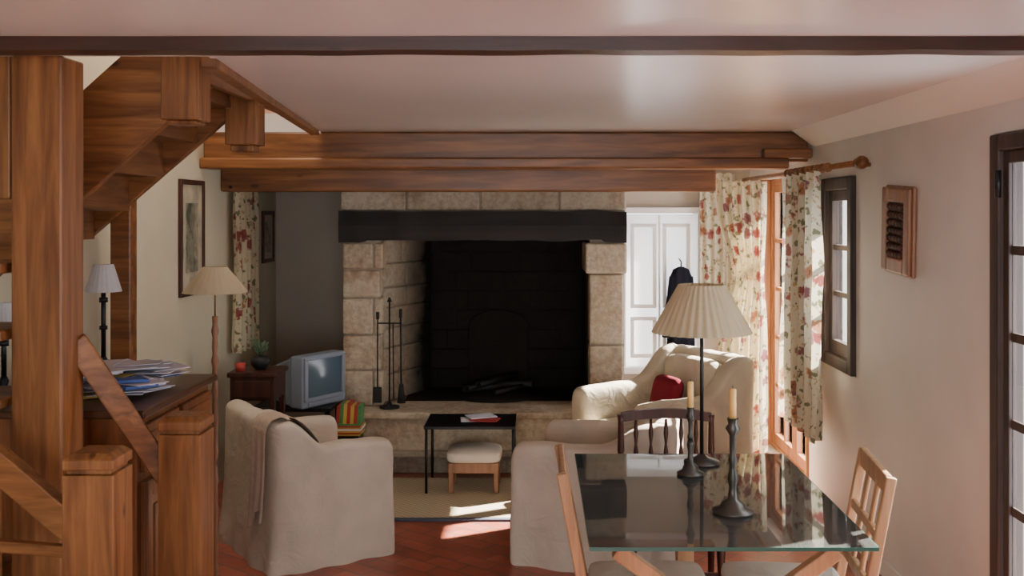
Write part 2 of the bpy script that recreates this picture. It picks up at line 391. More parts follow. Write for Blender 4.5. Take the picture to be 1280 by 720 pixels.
# ---------------------------------------------------------------- fireplace
def blk(bm,x0,x1,y0,y1,z0,z1,mi=0):
    g=.005
    addbox(bm,x0+g,x1-g,y0+random.uniform(-.012,.006),y1,z0+g,z1-g,mi)
bm=bmesh.new()
zs=[.43,.68,.93,1.19,1.39,1.58]
for i,(a,c) in enumerate(zip(zs,zs[1:])):
    if i%2: blk(bm,-1.36,-1.09,7.3,7.8,a,c)
    else: blk(bm,-1.36,-1.14,7.3,7.8,a,c); blk(bm,-1.14,-1.07,7.305,7.8,a,c)
blk(bm,.34,.64,7.26,7.8,1.36,1.58)
for a,c in((.43,.86),(.86,1.36)): blk(bm,.37,.62,7.3,7.8,a,c)
xs=[-1.36,-.9,-.39,.16,.63]
for a,c in zip(xs,xs[1:]): blk(bm,a,c,7.22,7.7,1.80,1.98)
xs=[-1.36,-1.1,-.6,-.1,.4,.63]
for a,c in zip(xs,xs[1:]): blk(bm,a,c,7.22,7.7,1.98,2.29)
piers=finish(bm,'dressed_stones','stone',.014)
sides=boxes('breast_core',[(-1.35,-1.10,7.32,8.38,.43,2.29),(.38,.62,7.32,8.38,.43,2.29),(-1.35,.62,7.24,7.7,1.60,2.29)],'mortar',0)
bm=bmesh.new()
zz=.43
while zz<1.75:
    h=random.uniform(.13,.2)
    cuts=[0,random.uniform(.35,.6),1]
    for a,c in zip(cuts,cuts[1:]):
        p=Vector((-1.085,7.42)); q=Vector((-.80,8.02)); A=p+(q-p)*a; B=p+(q-p)*c
        d=(B-A); n=Vector((-d.y,d.x)).normalized()
        e=d.normalized()*.005; A=A+e;B=B-e
        vs=[]
        for z in(zz+.004,zz+h-.004):
            for P in(A,B,B+n*.2,A+n*.2): vs.append(bm.verts.new((P.x,P.y,z)))
        for f in((0,1,2,3),(7,6,5,4),(0,4,5,1),(1,5,6,2),(2,6,7,3),(3,7,4,0)): bm.faces.new([vs[i] for i in f])
    zz+=h
cheek=finish(bm,'inner_cheek_stones','stone_s',.012)
bm=bmesh.new()
vs=[]
for z in(.43,1.75):
    for P in((-1.075,7.45),(-.80,8.03),(-1.1,8.05),(-1.12,7.5)): vs.append(bm.verts.new((P[0]-.02,P[1],z)))
for f in((0,1,2,3),(7,6,5,4),(0,4,5,1),(1,5,6,2),(2,6,7,3),(3,7,4,0)): bm.faces.new([vs[i] for i in f])
cheekm=finish(bm,'cheek_mortar','stone_s',0)
bm=bmesh.new()
addbox(bm,.36,.40,7.5,8.1,.43,1.6); addbox(bm,-1.1,.4,7.68,8.1,1.75,1.85); addbox(bm,-1.1,.40,8.07,8.3,.43,2.2)
# rough sooty courses on the back wall
zz=.44; k=0
while zz<1.74:
    h=.15; x=-1.05-(.15 if k%2 else 0)
    while x<.36:
        w=random.uniform(.25,.38); addbox(bm,max(x,-1.09)+.004,min(x+w,.36)-.004,8.045+random.uniform(-.008,.01),8.1,zz,zz+h-.008); x+=w
    zz+=h; k+=1
back=finish(bm,'sooty_back','soot',.006)
poly=[(-.52,.43),(-.06,.43),(-.06,.92)]+[(-.29+.23*math.cos(a),.92+.12*math.sin(a)) for a in [math.pi*k/10 for k in range(1,10)]]+[(-.52,.92)]
fb=prism('fireback',poly,8.015,8.04,'soot',.008)
def log(x0,y0,x1,y1,z,r):
    return ((x0,y0,z),(x1,y1,z+.03),r,r*.85)
logs=rods('charred_logs',[log(-.55,7.75,-.1,7.85,.47,.035),log(-.45,7.9,-.02,7.7,.49,.03),log(-.42,7.6,-.15,7.9,.53,.025),log(-.3,7.55,-.05,7.75,.48,.02),log(-.5,7.6,-.3,7.85,.50,.02)],'iron')
ash=lathe('ash_heap',[(.33,0),(.25,.02),(.1,.035),(.01,.04)],'soot',(-.3,7.75,.43))
hearthfloor=box('burnt_hearth_floor',-.95,.36,7.5,8.05,.431,.436,'soot',0)
hearth=boxes('hearth',[(-1.25,.66,7.10,8.35,.14,.43),(-1.25,.66,7.06,7.12,.385,.43)],'stone',.012)
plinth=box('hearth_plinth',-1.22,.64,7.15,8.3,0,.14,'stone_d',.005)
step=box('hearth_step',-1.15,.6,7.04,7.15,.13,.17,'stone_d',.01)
bm=bmesh.new()
pts=[]
for i in range(81):
    x=-1.35+1.97*i/80; dz=.014*noise.noise(Vector((x*3.5,1,0)))-(.015 if 6<i<74 else 0); dt=.012*noise.noise(Vector((x*5,7,0)))
    tt=.012*noise.noise(Vector((x*4,17,0)))
    pts.append([bm.verts.new((x,7.105+dt,1.80+tt)),bm.verts.new((x,7.09+tt,1.70)),bm.verts.new((x,7.10+dt,1.585-dz)),bm.verts.new((x,7.5,1.585-dz)),bm.verts.new((x,7.5,1.80))])
for A,B in zip(pts,pts[1:]):
    for k in range(5): bm.faces.new([A[k],A[(k+1)%5],B[(k+1)%5],B[k]])
bm.faces.new(pts[0]);bm.faces.new(pts[-1][::-1])
mantel=finish(bm,'mantel_beam','mantel',0)
group('fireplace',[piers,sides,cheek,cheekm,back,fb,logs,ash,hearthfloor,hearth,plinth,step,mantel])
tx,ty=-1.02,7.24
g=[lathe('base',[(.07,0),(.07,.012),(.02,.02),(.012,.04)],'iron',(tx,ty,.431)),
   rods('stand',[((tx,ty,.45),(tx,ty,1.17),.006),((tx-.085,ty,1.02),(tx+.085,ty,1.02),.005),((tx,ty,1.17),(tx,ty,1.2),.018,.005)],'iron'),
   rods('tools',[((tx-.08,ty-.02,1.05),(tx-.08,ty-.02,.52),.005),((tx+.08,ty-.02,1.06),(tx+.085,ty-.02,.5),.006),((tx+.03,ty-.04,1.03),(tx+.035,ty-.04,.5),.0045),
        ((tx-.08,ty-.02,1.05),(tx-.08,ty-.02,1.10),.011),((tx+.08,ty-.02,1.06),(tx+.08,ty-.02,1.12),.011)],'iron'),
   box('shovel_blade',tx-.11,tx-.05,ty-.03,ty-.015,.47,.58,'iron',.005),
   rods('brush',[((tx+.085,ty-.02,.60),(tx+.085,ty-.02,.47),.014,.03)],'iron')]
group('fireplace_tool_set',g)

# ---------------------------------------------------------------- rug
boxes('rug',[(-1.05,1.2,6.07,6.98,.0,.012,0),(-1.05,1.2,6.03,6.07,.0,.013,1)],'jute',.003,mats=['jute','rugedge'])

# ---------------------------------------------------------------- staircase
P=[]
P.append(box('main_post',-1.685,-1.52,3.335,3.50,0,H,'pine_v',.008))
def newel(x,y,w,h):
    bm=bmesh.new(); a=w/2
    addbox(bm,x-a,x+a,y-a,y+a,0,h-.06)
    addbox(bm,x-a*.86,x+a*.86,y-a*.86,y+a*.86,h-.06,h-.045)
    def ring(s,z): return [bm.verts.new((x+i*a*s,y+j*a*s,z)) for i,j in((-1,-1),(1,-1),(1,1),(-1,1))]
    R=[ring(1,h-.045),ring(1,h-.018),ring(.72,h)]
    for A,B in zip(R,R[1:]):
        for k in range(4): bm.faces.new([A[k],A[(k+1)%4],B[(k+1)%4],B[k]])
    bm.faces.new(R[0][::-1]);bm.faces.new(R[-1])
    return finish(bm,'newel_post','pine_v',.003)
P.append(newel(-1.28,3.04,.146,1.105)); P.append(newel(-1.21,3.60,.146,1.10))
P.append(beamseg('handrail',(-1.54,3.47,1.37),(-1.25,3.60,.84),.05,.075,'pine_x'))
P.append(beamseg('handrail',(-1.98,3.10,1.37),(-1.34,3.05,.86),.05,.085,'pine_x'))
P.append(beamseg('lower_rail',(-1.9,3.10,.83),(-1.34,3.05,.80),.03,.035,'pine_x'))
P.append(beamseg('lower_string',(-2.0,3.12,.62),(-1.34,3.06,.10),.04,.2,'pine_x'))
P.append(box('baluster',-1.66,-1.60,3.06,3.12,.3,1.08,'pine_v',.004))
L=[]
for i in range(4):
    x1=-1.33-.2*i; z=.2*(i+1)
    L+=[(x1-.23,x1,3.10,3.56,z-.035,z),(x1-.03,x1-.01,3.10,3.56,z-.2,z-.035)]
P.append(boxes('lower_treads',L,'pine_y',.004))
P.append(boxes('winder_treads',[(XL,-1.70,3.3,3.58,1.60,1.635),(XL,-1.70,3.3,3.58,1.385,1.42),(XL,-1.70,3.3,3.58,1.17,1.2)],'pine_x',.004))
P.append(box('upper_post',-1.92,-1.72,3.40,3.50,1.84,H+.1,'pine_v',.006))
def za(x): return 2.118+.90*(x+1.395)
xa=XL+.01
P.append(prism('near_string',[(-1.36,za(-1.36)),(-1.36,za(-1.36)+.40),(xa,za(xa)+.40),(xa,za(xa))],3.88,3.93,'pine_x',.003))
def zb(x): return 2.222+.86*(x+1.459)
P.append(prism('far_string',[(-1.43,zb(-1.43)),(-1.43,zb(-1.43)+.27),(xa,zb(xa)+.27),(xa,zb(xa))],4.87,4.92,'pine_x',.003))
L=[]
for i in range(5):
    x0=xa+.16*i; z=1.80+.16*i
    L+=[(x0,x0+.19,3.935,4.865,z,z+.03),(x0+.005,x0+.025,3.935,4.865,z-.13,z)]
P.append(boxes('upper_treads',L,'pine_y',0))
P.append(boxes('pendant_newel',[(-1.395,-1.25,3.86,4.0,2.14,2.75),(-1.38,-1.265,3.875,3.985,2.125,2.14),(-1.45,-1.30,4.84,4.99,2.11,2.46),(-1.43,-1.32,4.86,4.97,2.08,2.11)],'pine_v',.006))
P.append(beamseg('landing_trim',(-1.33,3.9,2.30),(-1.40,4.9,2.42),.05,.08,'pine_y'))
P.append(box('support_post',-2.02,-1.925,4.93,5.02,0,1.93,'beam_x',.006))
P.append(beamseg('landing_rail',(-1.32,4.0,2.36),(-1.36,6.5,2.36),.03,.10,'pine_y'))
group('staircase',P)

# ---------------------------------------------------------------- cabinet
cx0,cx1,cy0,cy1,ch=XL+.02,-1.38,3.64,4.48,1.10
P=[box('carcass',cx0+.02,cx1-.025,cy0+.02,cy1-.02,.06,ch-.03,'cab',.004),
   box('top',cx0,cx1+.01,cy0,cy1,ch-.03,ch,'cabtop',.008),
   box('plinth',cx0+.02,cx1-.01,cy0+.01,cy1-.01,0,.08,'cab',.006)]
L=[];K=[]
mid=(cy0+cy1)/2
for a,c in((cy0+.05,mid-.02),(mid+.02,cy1-.05)):
    L.append((cx1-.026,cx1-.004,a,c,.87,1.04))
    L.append((cx1-.02,cx1+.001,a+.03,c-.03,.90,1.01))
    L.append((cx1-.026,cx1-.006,a,c,.12,.84))
    L+= [(cx1-.01,cx1+.004,a,a+.05,.12,.84),(cx1-.01,cx1+.004,c-.05,c,.12,.84),(cx1-.01,cx1+.004,a+.051,c-.051,.78,.84),(cx1-.01,cx1+.004,a+.051,c-.051,.12,.19),
         (cx1-.01,cx1+.0,a+.08,c-.08,.23,.74)]
    m_=(a+c)/2
    K+= [((cx1,m_-.03,.955),(cx1+.03,m_-.03,.945),.006),((cx1,m_+.03,.955),(cx1+.03,m_+.03,.945),.006),((cx1+.03,m_-.035,.94),(cx1+.03,m_+.035,.94),.006)]
K+= [((cx1,mid-.05,.52),(cx1+.03,mid-.05,.52),.012),((cx1,mid+.05,.52),(cx1+.03,mid+.05,.52),.012)]
P.append(boxes('drawer_and_door_fronts',L,'cab',.004)); P.append(rods('handles',K,'iron'))
group('cabinet',P)
bm=bmesh.new()
for i in range(60):
    cxp=random.uniform(-1.80,-1.50); cyp=random.uniform(3.88,4.26); z=ch+.008+.0015*i
    w,h=.21,.15
    mt=Matrix.Translation((cxp,cyp,z))@Matrix.Rotation(random.uniform(-.8,.8),4,'Z')@Matrix.Rotation(random.uniform(-.05,.05),4,'X')@Matrix.Rotation(random.uniform(-.05,.05),4,'Y')
    mi=random.choice([0]*14+[1,2])
    addbox(bm,-w/2*.8,w/2*.8,-h/2,h/2,0,.0025+(.008 if i%7==0 else 0),mi,mt)
finish(bm,'paper_pile','paper',0,mats=['paper','paperb','papery'])
def tablelamp(x,y,z0,ht,rs,shade):
    g=[lathe('base',[(.06,0),(.06,.012),(.02,.03),(.012,.05),(.018,.07),(.009,.09)],'black',(x,y,z0)),
       rods('stem',[((x,y,z0+.08),(x,y,z0+ht-.06),.010),((x,y,z0+.2),(x,y,z0+.215),.017),((x,y,z0+ht-.16),(x,y,z0+ht-.14),.018)],'black'),
       lathe('shade',[(rs,ht-.115),(rs*.55,ht)],shade,(x,y,z0),close=False,pleat=.015,npl=20)]
    group('table_lamp',g)
tablelamp(-1.83,4.40,ch,.475,.073,'shadew')
tablelamp(-1.975,3.86,ch,.36,.06,'shadew')

# floor lamp
x,y=-1.50,4.86
prof=[(.013,0)]
for i in range(9):
    z=.02+i*.14; prof+=[(.012,z),(.018,z+.03),(.012,z+.06),(.014,z+.1)]
g=[lathe('base',[(.12,0),(.12,.02),(.05,.05),(.02,.08)],'rack',(x,y,0)),
   lathe('turned_stem',prof,'rack',(x,y,.07),seg=14),
   lathe('shade',[(.147,1.42),(.138,1.435),(.055,1.54)],'shade',(x,y,0),close=False,pleat=.01,npl=24),
   rods('harp',[((x,y,1.30),(x,y,1.53),.004)],'brass')]
group('floor_lamp',g)

# side table & pot
sx0,sx1,sy0,sy1=-1.84,-1.57,6.25,6.52
g=[box('top',sx0-.015,sx1+.015,sy0-.015,sy1+.015,.80,.83,'dark_v',.006),box('drawer_case',sx0,sx1,sy0,sy1,.66,.80,'dark_v',.004),
   box('drawer_front',sx0+.03,sx1-.03,sy0-.012,sy0,.68,.78,'dark_v',.004),
   boxes('legs',[(a,a+.035,b_,b_+.035,0,.66) for a in(sx0,sx1-.035) for b_ in(sy0,sy1-.035)]+[(sx0+.001,sx1-.001,sy0+.001,sy1-.001,.2,.22)],'dark_v',.003)]
group('side_table',g)
px,py=-1.69,6.38
g=[lathe('pot',[(.03,0),(.055,.03),(.06,.06),(.04,.08)],'iron',(px,py,.83))]
bm=bmesh.new()
for i in range(36):
    a=random.uniform(0,6.28); r=random.uniform(.01,.05); p=Vector((px,py,.905)); q=p+Vector((math.cos(a)*r,math.sin(a)*r,random.uniform(.03,.11)))
    addcyl(bm,p,q,.002,.007,5)
g.append(finish(bm,'foliage','plant'))
group('potted_plant',g)
lathe('coffee_mug',[(.028,0),(.03,.05),(.026,.05),(.024,.01)],'paperr',(-1.79,6.30,.83))

# TV and stand
g=[box('top_shelf',-1.86,-1.34,6.78,7.18,.49,.515,'black',.004),box('lower_shelf',-1.84,-1.36,6.8,7.16,.22,.24,'black',.003),
   boxes('legs',[(a,a+.03,b_,b_+.03,0,.49) for a in(-1.85,-1.38) for b_ in(6.79,7.14)],'black',.003),
   boxes('video_recorder',[(-1.8,-1.42,6.84,7.1,.24,.32)],'black',.006)]
group('tv_stand',g)
bm=bmesh.new()
rings=[[(-.205,-.20,.0),(.205,-.20,.0),(.205,-.20,.34),(-.205,-.20,.34)],[(-.205,-.10,.0),(.205,-.10,.0),(.205,-.10,.34),(-.205,-.10,.34)],
       [(-.18,-.06,.005),(.18,-.06,.005),(.18,-.06,.32),(-.18,-.06,.32)],[(-.12,.17,.02),(.12,.17,.02),(.12,.17,.24),(-.12,.17,.24)]]
V=[[bm.verts.new(c) for c in r] for r in rings]
for A,B in zip(V,V[1:]):
    for k in range(4): bm.faces.new([A[k],A[(k+1)%4],B[(k+1)%4],B[k]])
bm.faces.new(V[0]);bm.faces.new(V[-1][::-1])
body=finish(bm,'body','tv',.012)
bm=bmesh.new(); gr=[]
for j in range(9):
    row=[]
    for i in range(9):
        u=-1+i/4;v=-1+j/4
        row.append(bm.verts.new((u*.155,-.203-.012*(1-u*u)*(1-v*v)-.001,.19+v*.12)))
    gr.append(row)
for A,B in zip(gr,gr[1:]):
    for i in range(8): bm.faces.new([A[i],A[i+1],B[i+1],B[i]])
scr=finish(bm,'screen','screen',0,True)
bez=boxes('bezel',[(-.19,-.16,-.212,-.20,.068,.312),(.16,.19,-.212,-.20,.068,.312),(-.19,.19,-.212,-.20,.313,.33),(-.19,.19,-.212,-.20,.045,.067),(-.15,.15,-.206,-.2,.012,.035)],'tv',.004)
group('television',[body,scr,bez],(-1.57,6.99,.516),math.radians(58))
bm=bmesh.new(); z=0
addbox(bm,-1.30,-1.16,6.80,6.98,.0,.33,0)
z=.33
for i in range(7):
    h=random.uniform(.008,.014); dx=random.uniform(-.008,.008)
    addbox(bm,-1.31+dx,-1.15+dx,6.80+dx,6.99,z,z+h,random.choice([1,2,3,4])); z+=h
for i in range(7):
    mt=Matrix.Translation((-1.30+.023*i,6.88,z))@Matrix.Rotation(.06,4,'Y')
    addbox(bm,-.011,.011,-.07,.07,0,random.uniform(.11,.14),[1,3,2,1,2,1,3][i],mt)
finish(bm,'magazine_rack','black',0,mats=['black','paperr','papery','paperg','paper'])

# coffee table
x0,x1,y0,y1=-.71,-.13,6.57,6.99
g=[box('top',x0,x1,y0,y1,.42,.44,'black',.004),
   rods('legs',[((a,b_,.014),(a,b_,.42),.009) for a in(x0+.015,x1-.015) for b_ in(y0+.015,y1-.015)],'black')]
group('coffee_table',g)
bm=bmesh.new()
for i,(a,b_,mi,r) in enumerate([(-.40,6.78,0,.1),(-.33,6.74,1,-.2),(-.36,6.82,0,.4)]):
    addbox(bm,-.09,.09,-.065,.065,0,.006,mi,Matrix.Translation((a,b_,.441+.0065*i))@Matrix.Rotation(r,4,'Z'))
finish(bm,'magazine_stack','paper',0,mats=['paper','paperr'])
g=[softbox('cushion',-.57,-.22,6.56,6.86,.20,.28,'cush',.04,.02),box('apron',-.555,-.235,6.575,6.845,.14,.205,'rack',.005),
   boxes('legs',[(a,a+.035,b_,b_+.035,.014,.15) for a in(-.555,-.27) for b_ in(6.575,6.81)],'rack',.008)]
group('footstool',g)

# ---------------------------------------------------------------- armchairs (front toward local -y)
def armchair(name,loc,rot,w=.84,d=.86,ha=.63,hb=.84,mat='slip',throw=None,k0=.55,T=.15):
    a=w/2; r=.10; NS=14
    def hh(y):
        k=(y+d/2)/d; s=max(0,min(1,(k-k0)/.30)); s=s*s*(3-2*s)
        return ha+(hb-ha)*s - .02*max(0,1-k/.25)**2, s
    path=[]
    for t in range(NS): path.append((Vector((-a,-d/2+(d-r)*t/NS)),Vector((-1,0))))
    for t in range(9):
        an=math.pi-math.pi/2*t/8; path.append((Vector((-a+r+r*math.cos(an),d/2-r+r*math.sin(an))),Vector((math.cos(an),math.sin(an)))))
    for t in range(1,NS): path.append((Vector((-a+r+(w-2*r)*t/NS,d/2)),Vector((0,1))))
    for t in range(9):
        an=math.pi/2-math.pi/2*t/8; path.append((Vector((a-r+r*math.cos(an),d/2-r+r*math.sin(an))),Vector((math.cos(an),math.sin(an)))))
    for t in range(1,NS+1): path.append((Vector((a,d/2-r-(d-r)*t/NS)),Vector((1,0))))
    bm=bmesh.new(); S=[]
    for i,(p,n) in enumerate(path):
        h,s=hh(p.y); h+=.010*noise.noise(Vector((i*.35,0,loc[0])))
        wr=lambda q:.020*noise.noise(Vector((p.x*7,p.y*7,q*3+loc[0])))+(.014*math.sin(i*1.1)*max(0,1-q/.25))
        T2=min(T*(1-.15*s),r*1.35)
        pr=[(.040,.0),(.034,.08),(.022,.18),(.012,.32),(.006,h*.68),(.010,h-.05),(.006,h-.018),(-.02,h+.004),(-T2+.03,h+.004),(-T2,h-.02),(-T2,h-.09),(-T2,.36),(-T2,.2)]
        S.append([bm.verts.new((p.x+n.x*(o+(wr(z) if o>-.03 else 0)),p.y+n.y*(o+(wr(z) if o>-.03 else 0)),z)) for o,z in pr])
    for A,B in zip(S,S[1:]):
        for j in range(len(A)-1): bm.faces.new([A[j],A[j+1],B[j+1],B[j]])
    for E in(S[0],S[-1]): bm.faces.new(E)
    sh=finish(bm,'shell',mat,0,True)
    m_=sh.modifiers.new('s','SUBSURF'); m_.levels=m_.render_levels=2
    P=[sh,softbox('seat_base',-a+.09,a-.09,-d/2+.02,d/2-.08,.0,.34,mat,.03),
       softbox('seat_cushion',-a+.13,a-.13,-d/2,d/2-.10,.33,.46,mat,.06,.02),
       softbox('back_cushion',-a+.14,a-.14,d/2-.25,d/2-.10,.43,hb-.03,mat,.07,0)]
    if throw:
        u0,u1=throw; bm=bmesh.new(); g=[]
        for i in range(19):
            u=i/18; x=u0+(u1-u0)*u; h=hb; row=[]
            f=.012*math.sin(u*17)+.006*math.sin(u*31)
            zz=[.24+.06*math.sin(u*5),.34,.45,.56,h-.04]
            for k,z in enumerate(zz): row.append(bm.verts.new((x+.012*math.sin(z*9),d/2+.048-.012*k/4+f*(1-k*.15),z)))
            row.append(bm.verts.new((x,d/2+.012,h+.024))); row.append(bm.verts.new((x,d/2-.09,h+.028))); row.append(bm.verts.new((x,d/2-.15,h-.0))); row.append(bm.verts.new((x,d/2-.265,h-.12))); row.append(bm.verts.new((x,d/2-.27,h-.22)))
            g.append(row)
        for A,B in zip(g,g[1:]):
            for j in range(len(A)-1): bm.faces.new([A[j],A[j+1],B[j+1],B[j]]).smooth=True
        ob=finish(bm,'throw','throw',0,True)
        s_=ob.modifiers.new('s','SUBSURF'); s_.levels=s_.render_levels=1
        P.append(ob)
    group(name,P,loc,rot)
armchair('armchair',(-1.255,5.66,0),math.radians(125),.82,.66,.605,.745,throw=(-.37,-.17),k0=.58)
armchair('armchair',(.37,5.55,0),math.radians(-107),.72,.84,.615,.74)
armchair('armchair',(.80,6.60,.0135),math.radians(-90+28),.84,.86,.66,.88,'slip2')
cu=softbox('red_cushion',-.05,.05,-.15,.15,0,.26,'red',.06,.0)
cu.rotation_euler=(0,math.radians(14),math.radians(25)); group('throw_cushion',[cu],(.80,6.60,.50),0)

# ---------------------------------------------------------------- dining table
tx0,tx1,ty0,ty1=.17,1.07,3.25,4.50
g=[box('glass_top',tx0,tx1,ty0,ty1,.738,.75,'glass_t',.0)]
e=.003
g.append(boxes('glass_edge',[(tx0,tx1,ty0-e,ty0,.738,.75),(tx0,tx1,ty1,ty1+e,.738,.75),(tx0-e,tx0,ty0,ty1,.738,.75),(tx1,tx1+e,ty0,ty1,.738,.75)],'edge',0))
for yy in(3.38,4.34):
    g+= [beamseg('trestle_brace',(.26,yy,.70),(.62,yy,.44),.045,.05,'light_v'),beamseg('trestle_brace',(.98,yy,.70),(.62,yy,.44),.045,.05,'light_v'),
         box('trestle_post',.585,.655,yy-.03,yy+.03,.04,.47,'light_v',.005),box('trestle_foot',.32,.92,yy-.035,yy+.035,0,.05,'light_v',.01),
         boxes('top_pads',[(.22,.30,yy-.03,yy+.03,.715,.737),(.94,1.02,yy-.03,yy+.03,.715,.737)],'light_v',.004)]
g.append(box('stretcher',.60,.64,3.41,4.31,.25,.31,'light_v',.005))
group('dining_table',g)

def foldchair(loc,rot):
    w=.21; P=[]
    for sx in(-1,1):
        P.append(beamseg('post',(sx*w,.17,0),(sx*w,.20,.44),.028,.035,'light_v'))
        P.append(beamseg('post',(sx*w,.19,.42),(sx*w,.285,.93),.028,.035,'light_v'))
        P.append(beamseg('front_leg',(sx*(w-.01),-.21,0),(sx*(w-.01),-.19,.42),.028,.035,'light_v'))
    def rail(z,h):
        y=.19+(z-.42)*.186
        return beamseg('rail',(-w,y,z),(w,y,z),.02,h,'light_v')
    P+=[rail(.90,.07),rail(.56,.045),rail(.73,.035)]
    for x in(-.07,.07):
        P.append(beamseg('slat',(x,.19+.14*.186,.56),(x,.19+.48*.186,.90),.035,.014,'light_v'))
    P.append(box('seat',-w-.01,w+.01,-.22,.20,.42,.445,'light_v',.006))
    P.append(softbox('seat_cushion',-w-.01,w+.01,-.24,.18,.445,.51,'cush',.03,.015))
    P.append(box('side_stretcher',-w-.005,-w+.015,-.2,.18,.2,.225,'light_v',.003))
    P.append(box('side_stretcher',w-.015,w+.005,-.2,.18,.2,.225,'light_v',.003))
    group('dining_chair',P,loc,rot)
foldchair((.37,3.66,0),math.radians(90))
foldchair((.90,3.64,0),math.radians(-90-6))
P=[]
w=.215;yb=.19
for sx in(-1,1):
    P.append(lathe('rear_post',[(.014,0),(.017,.2),(.016,.44),(.018,.6),(.012,.62),(.017,.66),(.014,.80),(.018,.83)],'dark_v',(sx*w,yb,0),seg=12))
    P.append(lathe('front_leg',[(.012,0),(.018,.1),(.013,.15),(.02,.3),(.016,.42)],'dark_v',(sx*(w-.02),-.19,0),seg=12))
bm=bmesh.new()
for k in range(12):
    x0_=-w+2*w*k/12; x1_=-w+2*w*(k+1)/12; f=lambda x:.84+.02*(1-(x/w)**2)
    vs=[bm.verts.new(c) for c in((x0_,yb-.012,f(x0_)-.045),(x1_,yb-.012,f(x1_)-.045),(x1_,yb-.012,f(x1_)),(x0_,yb-.012,f(x0_)),(x0_,yb+.012,f(x0_)-.045),(x1_,yb+.012,f(x1_)-.045),(x1_,yb+.012,f(x1_)),(x0_,yb+.012,f(x0_)))]
    for f_ in((0,1,2,3),(7,6,5,4),(3,2,6,7),(0,4,5,1)): bm.faces.new([vs[i] for i in f_])
P.append(finish(bm,'crest_rail','dark_v'))
P.append(rods('rails',[((-w,yb,.60),(w,yb,.60),.012),((-w,yb,.2),(w,yb,.2),.009),((-w+.02,-.19,.2),(w-.02,-.19,.2),.009)],'dark_v'))
for k in range(1,6):
    x=-w+2*w*k/6
    P.append(lathe('spindle',[(.006,.60),(.012,.65),(.006,.69),(.012,.74),(.006,.81)],'dark_v',(x,yb,0),seg=10))
P.append(box('seat',-w-.01,w+.01,-.21,.2,.42,.45,'dark_v',.008))
P.append(softbox('seat_cushion',-w+.01,w-.01,-.2,.16,.45,.50,'cush',.03,.012))
group('dining_chair',P,(.62,4.77,0),0)

x,y=.69,4.33
g=[lathe('base',[(.075,0),(.075,.01),(.03,.025),(.012,.04)],'pewter',(x,y,.75)),
   rods('stem',[((x,y,.78),(x,y,1.48),.008)],'black'),
   lathe('shade',[(.205,1.295),(.095,1.495)],'shade',(x,y,0),close=False,pleat=.025,npl=34),
   rods('spider',[((x-.09,y,1.47),(x+.09,y,1.47),.003),((x,y-.09,1.47),(x,y+.09,1.47),.003)],'brass')]
group('table_lamp',g)
def candlestick(x,y,h,ch_,s=1):
    g=[lathe('stick',[(.070*s,0),(.072*s,.010),(.045*s,.02),(.04*s,.035),(.018*s,.05),(.013*s,.09),(.020*s,.12),(.012*s,.15),(.011*s,h*.5),(.017*s,h*.56),(.011*s,h*.62),(.012*s,h-.06),(.026*s,h-.035),(.016*s,h-.02),(.02*s,h)],'pewter',(x,y,.75)),
       lathe('candle',[(.013,h-.005),(.0125,h+ch_),(.004,h+ch_+.003)],'candle',(x,y,.75),seg=14),
       rods('wick',[((x,y,.75+h+ch_),(x,y,.762+h+ch_),.0015)],'black')]
    group('candlestick',g)
candlestick(.685,3.62,.33,.10,1.0)
candlestick(.615,4.14,.27,.10,.75)

# ---------------------------------------------------------------- curtains
rz=2.04
g=[rods('pole',[((1.60,5.16,rz),(1.60,8.0,rz),.016)],'beam_x'),
   lathe('finial',[(.016,0),(.028,.015),(.02,.03),(.034,.055),(.03,.08),(.008,.095)],'beam_x'),
   rods('bracket',[((1.60,5.35,rz),(1.72,5.35,rz),.012),((1.60,7.0,rz),(1.72,7.0,rz),.012)],'beam_x'),
   rods('rings',[((1.60,5.70+k*.1,rz),(1.60,5.71+k*.1,rz),.027) for k in range(10)],'beam_x')]
g[1].rotation_euler=(math.radians(90),0,0); g[1].location=(1.60,5.17,rz)
group('curtain_rod',g)
cloth('curtain',(1.585,5.80),(1.585,6.62),.50,2.02,'floral2',5,.045)
cloth('curtain',(1.34,7.70),(1.66,7.50),.06,2.02,'floral',5,.045,waist=(1.35,.6,.85))
cloth('curtain',(1.30,8.26),(1.58,8.26),.9,2.1,'floral2',4,.022)
cloth('curtain',(XL+.06,7.05),(XL+.06,7.62),.83,1.94,'floral',5,.03)
group('curtain_rod',[rods('pole',[((XL+.07,6.9,1.96),(XL+.07,8.0,1.96),.010)],'black'),rods('bracket',[((XL,6.95,1.96),(XL+.07,6.95,1.96),.008),((XL,7.95,1.96),(XL+.07,7.95,1.96),.008)],'black')])

# coat on hook
cxx,cyy=1.15,8.24
bm=bmesh.new()
prof=[(.02,1.36,.02),(.06,1.34,.035),(.085,1.28,.045),(.09,1.1,.05),(.105,.85,.055),(.11,.70,.05)]
R=[]
for r,z,t in prof:
    R.append([bm.verts.new((cxx+r*math.cos(a)*(1+.10*math.sin(3*a)),cyy+t*math.sin(a)*(1+.2*math.sin(5*a)),z)) for a in [2*math.pi*k/24 for k in range(24)]])
for A,B in zip(R,R[1:]):
    for i in range(24): bm.faces.new([A[i],A[(i+1)%24],B[(i+1)%24],B[i]]).smooth=True
bm.faces.new(R[0]);bm.faces.new(R[-1][::-1])
coat=finish(bm,'coat_body','coat')
hk=rods('hook',[((cxx,cyy,1.34),(cxx,cyy,1.40),.006),((cxx,cyy,1.40),(cxx,8.365,1.42),.006)],'iron')
sl=rods('sleeves',[((cxx-.06,cyy,1.28),(cxx-.125,cyy-.01,.80),.036,.03),((cxx+.06,cyy,1.28),(cxx+.10,cyy-.01,.86),.036,.03)],'coat')
group('hanging_coat',[coat,hk,sl])

